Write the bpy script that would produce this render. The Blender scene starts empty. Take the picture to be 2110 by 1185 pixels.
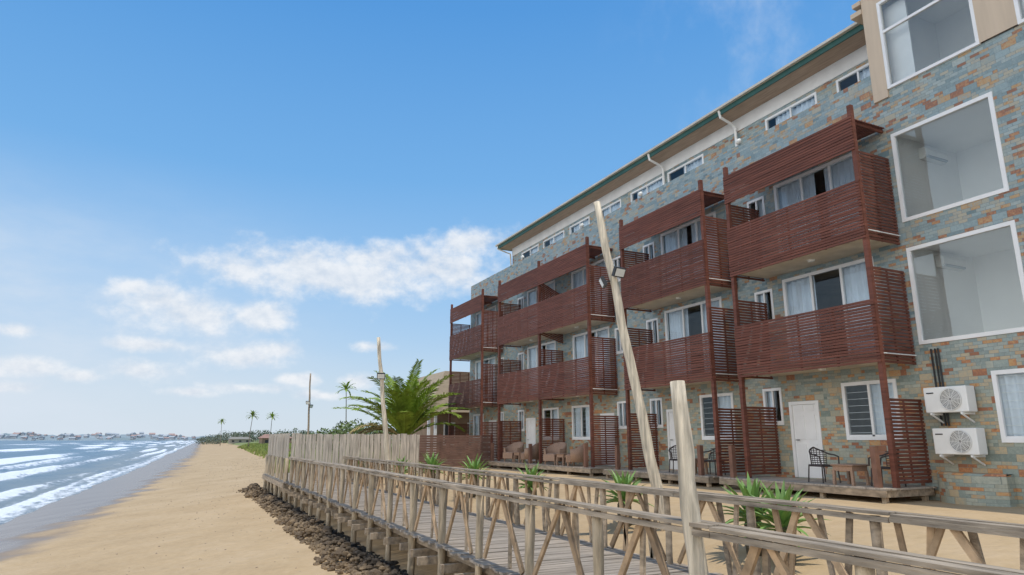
import bpy, math, random
from mathutils import Vector, Matrix, noise
R=math.radians; sin=math.sin; cos=math.cos; PI=math.pi
rnd=random.Random(11); U=rnd.uniform
S=bpy.context.scene; col=S.collection
# ------------------------------------------------------------------ camera
F=1370.0; YAW=R(25.8); PIT=R(12.87)
fw=Vector((sin(YAW)*cos(PIT),cos(YAW)*cos(PIT),sin(PIT))); rt=Vector((cos(YAW),-sin(YAW),0)); upv=rt.cross(fw)
def ray(px,py): return fw*F+rt*(px-1055)+upv*(592.5-py)
cd=bpy.data.cameras.new('camera'); cam=bpy.data.objects.new('camera',cd); col.objects.link(cam)
cd.sensor_width=36; cd.lens=F/2110*36; cd.clip_start=.05; cd.clip_end=20000
cam.location=(0,0,0); cam.rotation_euler=(R(90)+PIT,0,-YAW); S.camera=cam
S.view_settings.view_transform='Standard'; S.view_settings.look='None'; S.view_settings.exposure=0
# ------------------------------------------------------------------ node helpers
class NT:
    def __init__(s,t): s.t=t; s.n=t.nodes; s.l=t.links
    def new(s,k,**kw):
        n=s.n.new(k)
        for a,b in kw.items(): setattr(n,a,b)
        return n
    def put(s,sock,v):
        if isinstance(v,bpy.types.NodeSocket): s.l.new(v,sock)
        else: sock.default_value=v
    def m(s,op,a,b=None,c=None,clamp=False):
        n=s.new('ShaderNodeMath',operation=op); n.use_clamp=clamp
        for i,v in enumerate((a,b,c)):
            if v is not None: s.put(n.inputs[i],v)
        return n.outputs[0]
    def vm(s,op,a,b=None,out=0):
        n=s.new('ShaderNodeVectorMath',operation=op); s.put(n.inputs[0],a)
        if b is not None: s.put(n.inputs[1],b)
        return n.outputs[out]
    def noise(s,vec,scale,detail=4,rough=.55):
        n=s.new('ShaderNodeTexNoise'); s.put(n.inputs['Vector'],vec)
        n.inputs['Scale'].default_value=scale; n.inputs['Detail'].default_value=detail; n.inputs['Roughness'].default_value=rough
        return n.outputs['Fac']
    def mix(s,f,a,b,bt='MIX'):
        n=s.new('ShaderNodeMix',data_type='RGBA',blend_type=bt); s.put(n.inputs[0],f)
        s.put(n.inputs[6],a if isinstance(a,bpy.types.NodeSocket) else (*a,1)); s.put(n.inputs[7],b if isinstance(b,bpy.types.NodeSocket) else (*b,1))
        return n.outputs[2]
    def ss(s,v,a,b):
        n=s.new('ShaderNodeMapRange',interpolation_type='SMOOTHSTEP'); s.put(n.inputs[0],v)
        n.inputs[1].default_value=a; n.inputs[2].default_value=b; return n.outputs[0]
    def ramp(s,v,stops,mode='LINEAR'):
        n=s.new('ShaderNodeValToRGB'); e=n.color_ramp.elements; n.color_ramp.interpolation=mode
        while len(e)<len(stops): e.new(.5)
        for q,(p,c) in zip(e,stops): q.position=p; q.color=(*c,1)
        s.put(n.inputs[0],v); return n.outputs[0]
    def bump(s,h,st,d=.02):
        n=s.new('ShaderNodeBump'); n.inputs['Strength'].default_value=st; n.inputs['Distance'].default_value=d
        s.l.new(h,n.inputs['Height']); return n.outputs[0]
def newmat(name):
    m=bpy.data.materials.new(name); m.use_nodes=True; t=NT(m.node_tree)
    return m,t,m.node_tree.nodes['Principled BSDF']
def pos(t): return t.new('ShaderNodeNewGeometry').outputs['Position']
def objc(t): return t.new('ShaderNodeTexCoord').outputs['Object']
def mat(name,c,rough=.7,scale=3,var=.25,bump=0,stretch=(1,1,1),rand=0.,c2=None,bscale=None,metal=0,spec=None):
    m,t,b=newmat(name); p=t.vm('MULTIPLY',objc(t),stretch); f=t.noise(p,scale,5)
    d=c2 or tuple(x*(1-var) for x in c); e=tuple(min(1,x*(1+var*.6)) for x in c)
    cc=t.ramp(f,[(.3,d),(.7,e)])
    if rand:
        r=t.new('ShaderNodeObjectInfo').outputs['Random']; k=t.m('MULTIPLY_ADD',r,rand*2,1-rand)
        cx=t.new('ShaderNodeCombineXYZ')
        for i in range(3): t.l.new(k,cx.inputs[i])
        cc=t.mix(1.,cc,cx.outputs[0],'MULTIPLY')
    t.l.new(cc,b.inputs['Base Color']); b.inputs['Roughness'].default_value=rough; b.inputs['Metallic'].default_value=metal
    if spec is not None: b.inputs['Specular IOR Level'].default_value=spec
    if bump: t.l.new(t.bump(t.noise(p,bscale or scale*4,4),bump),b.inputs['Normal'])
    return m
# ------------------------------------------------------------------ mesh helpers
INV={}
class MB:
    def __init__(s): s.v=[]; s.f=[]
    def quad(s,*p):
        i=len(s.v); s.v+= [tuple(q) for q in p]; s.f.append(tuple(range(i,i+len(p))))
    def hexa(s,p):
        i=len(s.v); s.v+=[tuple(q) for q in p]
        s.f+=[tuple(i+k for k in q) for q in ((3,2,1,0),(4,5,6,7),(0,1,5,4),(1,2,6,5),(2,3,7,6),(3,0,4,7))]
    def box(s,x0,x1,y0,y1,z0,z1):
        s.hexa([(x0,y0,z0),(x1,y0,z0),(x1,y1,z0),(x0,y1,z0),(x0,y0,z1),(x1,y0,z1),(x1,y1,z1),(x0,y1,z1)]); return s
    def bar(s,a,b,w,h,side=None):
        a=Vector(a); b=Vector(b); d=(b-a).normalized()
        sd=Vector(side) if side else (d.cross(Vector((0,0,1))) if abs(d.z)<.95 else Vector((1,0,0)))
        sd=(sd-d*sd.dot(d)).normalized(); n=d.cross(sd); sd=sd*w/2; n=n*h/2
        s.hexa([a-sd-n,a+sd-n,a+sd+n,a-sd+n,b-sd-n,b+sd-n,b+sd+n,b-sd+n]); return s
    def tube(s,pts,rad,n=8):
        pts=[Vector(p) for p in pts]; i0=len(s.v); N=len(pts)
        for k,p in enumerate(pts):
            d=(pts[min(k+1,N-1)]-pts[max(k-1,0)]).normalized()
            a=d.cross(Vector((0,0,1)) if abs(d.z)<.9 else Vector((1,0,0))).normalized(); b=d.cross(a)
            r=rad[k] if isinstance(rad,(list,tuple)) else rad
            for j in range(n):
                t=2*PI*j/n; s.v.append(tuple(p+a*(cos(t)*r)+b*(sin(t)*r)))
        for k in range(N-1):
            for j in range(n):
                q=i0+k*n+j; w=i0+k*n+(j+1)%n; s.f.append((q,w,w+n,q+n))
        s.f.append(tuple(i0+j for j in range(n))[::-1]); s.f.append(tuple(i0+(N-1)*n+j for j in range(n))); return s
    def grid(s,P):
        i0=len(s.v); n=len(P[0])
        for r in P: s.v+=[tuple(q) for q in r]
        for a in range(len(P)-1):
            for b in range(n-1):
                q=i0+a*n+b; s.f.append((q,q+1,q+n+1,q+n))
        return s
    def build(s,name,m,parent=None,smooth=False):
        me=bpy.data.meshes.new(name); me.from_pydata(s.v,[],s.f); me.update(); me.materials.append(m)
        if smooth: me.polygons.foreach_set('use_smooth',[True]*len(me.polygons))
        o=bpy.data.objects.new(name,me); col.objects.link(o)
        if parent:
            o.parent=parent
            if parent in INV: o.matrix_parent_inverse=INV[parent]
        return o
def tag(o,label=None,cat=None,group=None,kind=None):
    for k,v in (('label',label),('category',cat),('group',group),('kind',kind)):
        if v: o[k]=v
    return o
def thing(name,label,cat,loc=(0,0,0),rz=0,group=None,world=False):
    o=bpy.data.objects.new(name,None); o.empty_display_size=.2; col.objects.link(o); o.location=loc; o.rotation_euler=(0,0,rz)
    if world: INV[o]=Matrix.Translation(-Vector(loc))
    return tag(o,label,cat,group)
def dup(root,loc,rz,label,group=None,scale=1):
    r=root.copy(); col.objects.link(r); r.location=loc; r.rotation_euler=(0,0,rz); r.scale=(scale,)*3; r['label']=label
    if group: r['group']=group
    for ch in list(root.children):
        c=ch.copy(); col.objects.link(c); c.parent=r
        for g in list(ch.children):
            d=g.copy(); col.objects.link(d); d.parent=c
    return r
def lerp(tab,y):
    if y<=tab[0][0]: return tab[0][1]
    for (a,p),(b,q) in zip(tab,tab[1:]):
        if y<=b: return p+(q-p)*(y-a)/(b-a)
    return tab[-1][1]
def nz(x,y,s=1.,z=0.): return noise.noise(Vector((x*s,y*s,z)))
# ------------------------------------------------------------------ materials
def stone_mat():
    m,t,b=newmat('stone_cladding'); p=pos(t); sp=t.new('ShaderNodeSeparateXYZ'); t.l.new(p,sp.inputs[0])
    cb=t.new('ShaderNodeCombineXYZ'); t.l.new(t.m('ADD',sp.outputs[1],sp.outputs[0]),cb.inputs[0]); t.l.new(sp.outputs[2],cb.inputs[1])
    def brick(w,h,off):
        n=t.new('ShaderNodeTexBrick'); n.offset=off; t.l.new(cb.outputs[0],n.inputs['Vector'])
        n.inputs['Scale'].default_value=1; n.inputs['Brick Width'].default_value=w; n.inputs['Row Height'].default_value=h
        n.inputs['Mortar Size'].default_value=.0035; n.inputs['Color1'].default_value=(0,0,0,1); n.inputs['Color2'].default_value=(1,1,1,1); n.inputs['Mortar'].default_value=(.3,.3,.3,1)
        return n
    b1=brick(.2,.075,.5); b2=brick(.3,.15,.5)
    sn=t.vm('SNAP',cb.outputs[0],(.6,.15,1)); wn=t.new('ShaderNodeTexWhiteNoise',noise_dimensions='2D'); t.l.new(sn,wn.inputs['Vector'])
    sel=t.m('GREATER_THAN',wn.outputs['Value'],.74)
    bc=t.mix(sel,b1.outputs['Color'],b2.outputs['Color']); bf=t.mix(sel,b1.outputs['Fac'],b2.outputs['Fac'])
    big=t.noise(p,.5,3); fine=t.noise(p,16,6,.7)
    low=t.ss(sp.outputs[2],3.4,.4)
    v=t.m('ADD',bc,t.m('MULTIPLY',t.m('SUBTRACT',big,.5),.6))
    v=t.m('ADD',v,t.m('MULTIPLY',t.m('SUBTRACT',fine,.5),.36)); v=t.m('MULTIPLY_ADD',low,.06,v)
    c=t.ramp(v,[(0,(.16,.23,.245)),(.18,(.305,.39,.405)),(.34,(.21,.285,.30)),(.5,(.37,.43,.42)),(.62,(.285,.335,.32)),(.74,(.44,.395,.295)),(.81,(.325,.35,.325)),(.90,(.47,.31,.155)),(.955,(.40,.20,.11)),(1.,(.28,.14,.09))])
    c=t.mix(t.m('MULTIPLY',low,.8),c,t.mix(1.,c,(1.2,1.0,.77),'MULTIPLY'))
    c=t.mix(t.m('MULTIPLY',bf,.5),c,(.18,.19,.175)); t.l.new(c,b.inputs['Base Color']); b.inputs['Roughness'].default_value=.6
    h=t.m('ADD',t.m('MULTIPLY',bc,.8),t.m('MULTIPLY',fine,.8)); t.l.new(t.bump(h,.8,.025),b.inputs['Normal']); return m
M={}
M['stone']=stone_mat()
M['red_wood']=mat('stained_red_timber',(.165,.059,.038),.6,3,.42,.25,(1,.35,6),.12,None,None,0,.3)
M['weathered']=mat('weathered_timber',(.40,.31,.215),.85,4,.5,.5,(3,1,3),.25)
M['deckwood']=mat('weathered_deck_boards',(.40,.335,.265),.85,2.2,.45,.5,(.6,6,1),.1)
M['rail']=mat('silvered_handrail_timber',(.40,.325,.24),.8,3,.6,.5,(5,.6,5),.12)
M['brace']=mat('tan_timber_brace',(.44,.30,.175),.8,5,.45,.4,(2,1,1),.3)
M['log']=mat('stripped_log',(.54,.43,.29),.75,4,.5,.6,(4,4,.6),.18)
M['creamlog']=mat('pale_cream_log',(.66,.57,.43),.75,3,.5,.9,(6,6,.45),.06)
M['fence']=mat('grey_fence_planks',(.50,.44,.36),.85,3,.45,.4,(5,5,.5),.05)
M['white']=mat('white_frame',(.80,.80,.79),.45,2,.06)
M['render']=mat('white_render',(.78,.77,.74),.8,1.5,.1)
M['tan']=mat('tan_smooth_render',(.58,.465,.345),.85,1.2,.07,.25,(1,6,.5),0,None,14)
M['green']=mat('dark_green_fascia',(.02,.09,.075),.5,2,.2)
M['gutter']=mat('pale_gutter',(.60,.55,.46),.5,2,.15)
M['soffit']=mat('brown_soffit_boards',(.40,.29,.21),.7,3,.25,.2,(6,.5,1))
M['roof']=mat('roof_sheet',(.25,.22,.19),.6,2,.2)
M['concrete']=mat('balcony_concrete',(.62,.55,.44),.85,2,.2,.2)
M['curtain']=mat('pale_curtain',(.76,.80,.84),.9,2,.1)
M['dark']=mat('dark_void',(.05,.05,.055),.9,2,.2)
M['inner']=mat('interior_white',(.90,.90,.88),.8,1,.03)
M['plastic']=mat('white_plastic',(.80,.80,.77),.4,3,.06)
M['blackmetal']=mat('black_metal',(.03,.03,.03),.4,3,.2)
M['lens']=mat('lamp_glass',(.75,.75,.70),.15,3,.1)
M['rattan']=mat('dark_rattan',(.06,.045,.04),.6,30,.4,.4)
M['brownwicker']=mat('brown_moulded_wicker',(.36,.23,.155),.6,40,.3,.5)
M['agave']=mat('agave_leaf',(.19,.33,.08),.5,4,.35,.1)
M['agavestem']=mat('dry_agave_stem',(.12,.10,.06),.9,9,.5,.6)
M['palm']=mat('palm_leaf',(.25,.35,.045),.65,1.5,.5,0,(1,1,1),.25,None,None,0,.2)
M['palmdry']=mat('dry_palm_leaf',(.42,.34,.15),.7,1.2,.4,0,(1,1,1),0,None,None,0,.2)
M['trunk']=mat('palm_trunk',(.22,.18,.14),.9,6,.35,.5)
M['leaf']=mat('bush_leaf',(.13,.18,.05),.6,.8,.5)
M['leaf2']=mat('hazy_tree_leaf',(.15,.185,.13),.7,.15,.35)  # greyed green, haze of distance put into the leaf colour
def rock_mat():
    m,t,b=newmat('rubble_rock'); p=pos(t); sp=t.new('ShaderNodeSeparateXYZ'); t.l.new(p,sp.inputs[0]); n=t.noise(p,3,6,.65); n2=t.noise(p,.8,3)
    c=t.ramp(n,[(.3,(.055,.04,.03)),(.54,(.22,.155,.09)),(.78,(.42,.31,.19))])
    k=t.ss(t.m('MULTIPLY_ADD',t.m('SUBTRACT',n2,.5),1.4,sp.outputs[0]),3.2,3.75); c=t.mix(t.m('MULTIPLY',k,.88),c,(.02,.018,.016))  # shadow beside the boardwalk piles put into the rock colour
    t.l.new(c,b.inputs['Base Color']); b.inputs['Roughness'].default_value=.95; t.l.new(t.bump(t.noise(p,14,5,.7),1.,.04),b.inputs['Normal']); return m
M['rock']=rock_mat()
M['litter']=mat('beach_litter',(.36,.28,.20),.9,6,.5)
M['thatch']=mat('tan_roofing',(.40,.32,.23),.9,2,.12,.2,(1,1,3))
M['grass']=mat('bank_grass',(.24,.29,.07),.8,.3,.35)
M['claywall']=mat('brown_wall',(.27,.19,.13),.85,2,.2)
M['tile']=mat('red_roof_far',(.34,.20,.15),.8,1,.2)
M['farwhite']=mat('far_pale_wall',(.44,.45,.46),.9,.05,.15)  # far house colours paled, distance haze put into them
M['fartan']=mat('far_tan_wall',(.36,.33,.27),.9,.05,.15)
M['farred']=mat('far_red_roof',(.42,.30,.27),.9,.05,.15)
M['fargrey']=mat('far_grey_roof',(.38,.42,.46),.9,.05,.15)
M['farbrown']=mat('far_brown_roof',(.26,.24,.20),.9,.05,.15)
def glass_mat(name,tint,k):
    m,t,b=newmat(name); t.n.remove(b); out=t.n['Material Output']
    tr=t.new('ShaderNodeBsdfTransparent'); tr.inputs[0].default_value=(*tint,1); g=t.new('ShaderNodeBsdfGlossy'); g.inputs['Roughness'].default_value=.015
    g.inputs['Color'].default_value=(.85,.94,.98,1)
    lw=t.new('ShaderNodeLayerWeight'); lw.inputs[0].default_value=.25
    f=t.m('MULTIPLY_ADD',lw.outputs['Fresnel'],.75,k,clamp=True); mx=t.new('ShaderNodeMixShader'); t.l.new(f,mx.inputs[0]); t.l.new(tr.outputs[0],mx.inputs[1]); t.l.new(g.outputs[0],mx.inputs[2]); t.l.new(mx.outputs[0],out.inputs[0]); return m
M['glass']=glass_mat('window_glass',(.86,.91,.94),.04)
M['bigglass']=glass_mat('large_pane_glass',(.95,.985,.99),.09)
# ------------------------------------------------------------------ terrain
SH=[(-60,-9.2),(30,-8.7),(42,-7.9),(120,-5.4),(400,1),(913,13),(2000,70),(4300,250)]
ED=[(-60,2.9),(34,2.9),(50,6),(91,10),(200,15),(400,21),(913,33),(2000,110),(4300,320)]
def shore(y): return lerp(SH,y)
def edge(y): return lerp(ED,y)
def gz(x,y):
    s=shore(y)+.5*nz(0,y,.06)+min(max(y-50,0)/40,1)*1.3*nz(0,y,.022,5.); e=edge(y)
    if x<s: return -4.05-.07*(s-x)
    t=(x-s)/(e-s)
    if t<1: z=-4.05+1.45*t**.92
    else:
        w=min(max((y-36)/10,0),1)
        za=lerp([(2.9,-2.6),(4.2,-2.5),(5.2,-2.42),(6.3,-2.0),(9.,-1.45),(12,-1.36),(15,-1.34),(40,-1.3)],x)
        zb=lerp([(0,-2.6),(3,-1.6),(12,-1.2),(60,-.6),(4000,-.6)],x-e)
        z=za*(1-w)+zb*w
    amp=min(max((x-s)/4,0),1)*(1 if x<13 else .2)
    z+=amp*(.05*nz(x,y,.45)+.025*nz(x,y,1.6,3.))
    return z
def geo(a,b,s,g):
    r=[a]
    while r[-1]<b: r.append(r[-1]+s); s*=g
    return r
xs=[-60,-40,-30,-22,-16]+[-12+.28*i for i in range(100)]+geo(16.5,4500,1.5,1.28)
ys=[-60+4*i for i in range(15)]+geo(0,50,.3,1.0)+geo(50.5,4500,.6,1.035)
mb=MB(); P=[[(x,y,gz(x,y)) for x in xs] for y in ys]; mb.grid(P)
def sand_mat():
    m,t,b=newmat('beach_sand'); p=pos(t); sp=t.new('ShaderNodeSeparateXYZ'); t.l.new(p,sp.inputs[0])
    n1=t.noise(p,.35,5); n2=t.noise(p,4,6,.6); n3=t.noise(p,40,4,.7); n4=t.noise(p,.16,3)
    c=t.ramp(t.m('ADD',t.m('MULTIPLY',n1,.6),t.m('MULTIPLY',n2,.4)),[(.3,(.375,.26,.14)),(.5,(.46,.33,.185)),(.7,(.52,.385,.235))])
    c=t.mix(t.m('MULTIPLY',t.ss(n3,.6,.8),.3),c,(.25,.18,.12))
    zw=t.m('ADD',sp.outputs[2],t.m('ADD',t.m('MULTIPLY',t.m('SUBTRACT',n1,.5),.3),t.m('MULTIPLY',t.m('SUBTRACT',n4,.5),.55)))
    wet=t.ss(zw,-3.34,-3.58); c=t.mix(wet,c,(.20,.15,.115))
    g=t.new('ShaderNodeAttribute'); g.attribute_name='grass'; gm=t.ss(t.m('ADD',g.outputs['Fac'],t.m('SUBTRACT',n2,.5)),.4,.7)
    c=t.mix(gm,c,t.ramp(n1,[(.3,(.13,.17,.05)),(.7,(.26,.28,.10))]))
    t.l.new(c,b.inputs['Base Color']); t.l.new(t.m('MULTIPLY_ADD',wet,-.68,.95),b.inputs['Roughness'])
    h=t.m('ADD',t.noise(p,1.6,5,.55),t.m('MULTIPLY',n2,.3)); h=t.m('MULTIPLY',h,t.m('SUBTRACT',1.,wet)); t.l.new(t.bump(h,.6,.14),b.inputs['Normal']); return m
ground=mb.build('ground',sand_mat(),None,True); tag(ground,'pale golden beach sand sloping down to the sea','beach',None,'structure')
ga=ground.data.attributes.new('grass','FLOAT','POINT')
ga.data.foreach_set('value',[(min(max((x-edge(y)-.2)/2.,0),1)*min(max((y-42)/6,0),1)) for y in ys for x in xs])
# ------------------------------------------------------------------ sea
us=geo(-1.2,150,.2,1.02)+geo(160,6000,14,1.25); yy=[-60+6*i for i in range(12)]+geo(14,150,.6,1.006)+geo(151,5200,2,1.03)
crest=[(1.3,.10,.85),(4.2,.26,1.),(9.5,.42,1.15),(16,.3,.6),(24,.5,1.1),(37,.5,.75),(52,.5,1.0),(78,.5,.7),(112,.45,.7)]
mb=MB(); foam=[]; P=[]
for y in yy:
    s=shore(y); row=[]
    for u in us:
        x=s-u; z=-4.0; f=0
        for k,(c,a,st) in enumerate(crest):
            cu=c+(1.0+.07*c)*nz(0,y,.016,k*7.3)+(.12+.02*c)*nz(0,y,.12,k*3.1); w=.5+.05*c
            env=max(0,min(1.15,.78+1.2*nz(0,y,.011,k*13.7+4)+.25*nz(0,y,.06,k*5.1)))
            d=(u-cu)/w
            if abs(d)<8:
                z+=a*min(env+.3,1.2)*math.exp(-d*d*(1.4 if d<0 else .35))
                if -7<d<1.4: f=max(f,st*env*math.exp(-(d/1.9)**2 if d<0 else -(d/.6)**2))
                if d<0 and k<6: f=max(f,.46*env*math.exp(-(d/4.4)**2))
        if u<3.: f=max(f,.66*(1-abs(u-.35)/2.8))
        if u>150: f=0
        z+=.05*nz(x,y,.3)*(1 if u<150 else 0); row.append((x,y,z)); foam.append(f)
    P.append(row)
mb.grid(P)
m,t,b=newmat('sea_water'); p=pos(t); fa=t.new('ShaderNodeAttribute'); fa.attribute_name='foam'
ps=t.vm('MULTIPLY',p,(1,.35,1)); n1=t.noise(ps,1.7,8,.72); n2=t.noise(ps,.25,4)
fm=t.ss(t.m('ADD',fa.outputs['Fac'],t.m('MULTIPLY',t.m('SUBTRACT',n1,.5),1.5)),.34,.78)
sp=t.new('ShaderNodeSeparateXYZ'); t.l.new(p,sp.inputs[0])
c=t.mix(t.ss(sp.outputs[0],-7.5,-22),(.16,.185,.185),(.045,.13,.20)); c=t.mix(t.m('MULTIPLY',t.ss(n2,.35,.7),.6),c,(.035,.105,.17))
c=t.mix(fm,c,(.80,.83,.85)); t.l.new(c,b.inputs['Base Color']); t.l.new(t.m('MULTIPLY_ADD',fm,.5,.28),b.inputs['Roughness'])
t.l.new(t.bump(t.m('ADD',n1,t.m('MULTIPLY',t.noise(ps,.5,3),2.)),.7,.25),b.inputs['Normal'])
sea=mb.build('sea',m,None,True); tag(sea,'blue grey sea with white breaking waves','sea',None,'structure')
sea.data.attributes.new('foam','FLOAT','POINT').data.foreach_set('value',foam)
# ------------------------------------------------------------------ far shore hills and houses
def hdir(px): d=ray(px,905); d.z=0; return d.normalized()
def htop(px): return 16+11*nz(px,0,.012)+5*nz(px,0,.05)+(8 if px<260 else 8*max(0,1-(px-260)/160))
mb=MB(); P=[]
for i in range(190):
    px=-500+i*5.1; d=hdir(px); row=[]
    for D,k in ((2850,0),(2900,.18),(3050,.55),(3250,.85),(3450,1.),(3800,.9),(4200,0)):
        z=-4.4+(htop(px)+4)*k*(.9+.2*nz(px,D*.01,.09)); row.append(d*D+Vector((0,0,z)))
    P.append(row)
mb.grid(P); hl=mb.build('hills',mat('hazy_far_hills',(.27,.32,.35),1,.004,.3,0,(1,1,1),0,(.19,.25,.26)),None,True)  # aerial haze put into the pale blue-grey hill colour
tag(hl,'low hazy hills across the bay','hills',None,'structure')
def house_mesh(rm):
    b=MB(); b.box(-6,6,-4,4,0,5); w=b.build('far_house',M['farwhite'])
    r=MB(); r.v=[(-6.6,-4.6,5),(6.6,-4.6,5),(6.6,4.6,5),(-6.6,4.6,5),(-6.6,0,8),(6.6,0,8)]; r.f=[(0,1,5,4),(2,3,4,5),(1,2,5),(3,0,4),(3,2,1,0)]
    ro=r.build('roof',rm,w); return w
protos=[(house_mesh(M['farred']),'tiny pale house with a reddish roof on the far hazy shore','red roofed houses on the far shore'),(house_mesh(M['fargrey']),'tiny pale house with a grey roof on the far hazy shore','grey roofed houses on the far shore')]
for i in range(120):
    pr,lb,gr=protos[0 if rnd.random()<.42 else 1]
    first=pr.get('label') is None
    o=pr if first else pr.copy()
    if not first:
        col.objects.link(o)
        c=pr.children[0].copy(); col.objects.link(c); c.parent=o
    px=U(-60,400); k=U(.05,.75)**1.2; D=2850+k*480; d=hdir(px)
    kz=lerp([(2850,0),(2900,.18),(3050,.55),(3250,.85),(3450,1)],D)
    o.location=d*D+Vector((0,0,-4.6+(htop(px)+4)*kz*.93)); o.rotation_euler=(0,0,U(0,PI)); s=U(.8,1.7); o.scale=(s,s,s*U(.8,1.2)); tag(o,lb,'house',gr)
# ------------------------------------------------------------------ hotel
XF=15.5; XB=14.2; ZD=-1.035; ZG=-1.5
hotel=thing('hotel_building','long stone clad beach hotel with red slatted balconies on three floors','building',(XF,20,-1.36),world=True)
UN=[(10.0,4.33,False),(15.46,4.4,False),(22.28,4.22,True),(26.5,4.36,False),(33.1,4.8,True)]
holes=[]; wins=[]
for (y0,W,mir) in UN:
    def sp_(a,b): return (y0+W-b,y0+W-a) if mir else (y0+a,y0+b)
    for fl in range(3):
        dz=2.95*fl
        wins.append((*sp_(4.13,4.8),.42+dz,1.45+dz,2,'small'))
    wins.append((*sp_(.6,2.1),0,1.43,2,'ground'))
    wins.append((*sp_(2.9,3.86),ZD+.02,1.02,1,'door'))
    for fl in (1,2): wins.append((*sp_(.8,3.7),2.0+2.95*(fl-1),4.57+2.95*(fl-1),3,'slider'))
wins+=[(6.6,8.4,-.05,1.42,2,'ground'),(7.49,9.87,2.2,4.54,1,'big'),(7.49,9.87,5.23,7.55,1,'big'),(3.6,6.2,2.2,4.54,1,'big'),(3.6,6.2,5.23,7.55,1,'big'),(2.8,4.6,-.05,1.42,2,'ground')]
def holed(mb,X,y0,y1,z0,z1,hs,dep=.16):
    Y=sorted({y0,y1}|{h[0] for h in hs}|{h[1] for h in hs}); Z=sorted({z0,z1}|{h[2] for h in hs}|{h[3] for h in hs})
    for a,b in zip(Y,Y[1:]):
        for c,d in zip(Z,Z[1:]):
            my,mz=(a+b)/2,(c+d)/2
            if not any(h[0]<my<h[1] and h[2]<mz<h[3] for h in hs):
                mb.quad((X,b,c),(X,a,c),(X,a,d),(X,b,d)); mb.quad((X+dep,a,c),(X+dep,b,c),(X+dep,b,d),(X+dep,a,d))
    for h in hs:
        a,b,c,d=h[:4]; e=X+dep
        mb.quad((X,a,c),(X,b,c),(e,b,c),(e,a,c)); mb.quad((X,b,d),(X,a,d),(e,a,d),(e,b,d)); mb.quad((X,a,d),(X,a,c),(e,a,c),(e,a,d)); mb.quad((X,b,c),(X,b,d),(e,b,d),(e,b,c))
mb=MB(); holed(mb,XF,9.95,38.,ZG,9.4,[w for w in wins if w[0]>9.95]); holed(mb,XF,-2.,9.95,ZG,8.78,[w for w in wins if w[0]<9.95])
mb.box(XF,XF+.16,9.95,38,9.4,9.42); mb.box(XF+.17,25,37.84,38,ZG,9.3); mb.box(XF+.17,25,-2,-1.84,ZG,8.78)
wall=mb.build('wall',M['stone'],hotel); wall['label']='grey green and rust stone tile cladding of the long facade'
mb=MB(); mb.box(24.9,25.1,-2,38,ZG,12.7); mb.build('rear_wall',M['render'],hotel)
mb=MB()
for z in (1.74,4.69,7.64): mb.box(XF+.165,24.9,-1.8,37.8,z,z+.24)
mb.box(XF+.165,24.9,9.95,37.8,9.1,9.3)
for y in (15.0,20.9,26.5,32.1): mb.box(XF+.17,24.9,y-.08,y+.08,ZG,9.1)
mb.build('floor_slab',M['concrete'],hotel)
# upper recessed floor
XU=17.2
uw=[(11.0,12.44),(13.2,15.3),(18.46,20.6),(20.9,23.2),(24.0,25.8),(26.7,28.6),(29.2,31.5),(32.1,34.2)]
mb=MB(); hu=[(a,b,9.6,10.84) for a,b in uw]; holed(mb,XU,10.2,35.5,9.3,10.98,hu); mb.box(XU+.17,24.8,35.34,35.5,9.3,11.4); mb.build('recessed_wall',M['stone'],hotel)
mb=MB(); mb.box(XU-.02,XU+.16,10.2,35.5,10.982,11.46); mb.build('white_band',M['render'],hotel)
mb=MB(); mb.box(16.42,XU+.2,10.16,35.9,11.46,11.5); so=mb.build('soffit',M['soffit'],hotel)
mb=MB(); 
mb.v=[(16.40,10.16,11.66),(16.40,35.95,11.66),(21,35.95,13.2),(21,10.16,13.2),(25.4,35.95,11.66),(25.4,10.16,11.66)]; mb.f=[(0,3,2,1),(3,5,4,2),(1,2,4)]
ro=mb.build('roof',M['roof'],hotel)
mb=MB(); mb.box(16.37,16.42,10.16,35.95,11.44,11.64); mb.box(16.42,25.3,35.9,35.95,11.44,11.64); mb.build('fascia_board',M['green'],ro)
mb=MB(); mb.box(16.25,16.368,10.16,36.0,11.62,11.70); mb.tube([(16.33,35.8,11.6),(16.33,35.8,11.42),(17.05,35.5,11.1),(17.1,35.4,9.3)],.045,8)
gu=mb.build('gutter',M['gutter'],ro)
for y in (20.75,16.6):
    mb=MB(); mb.tube([(16.35,y,11.6),(16.4,y,11.35),(16.95,y,11.2),(17.08,y,11.05),(17.08,y,9.3)],.05,8); mb.build('downpipe',M['render'],ro)
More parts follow.
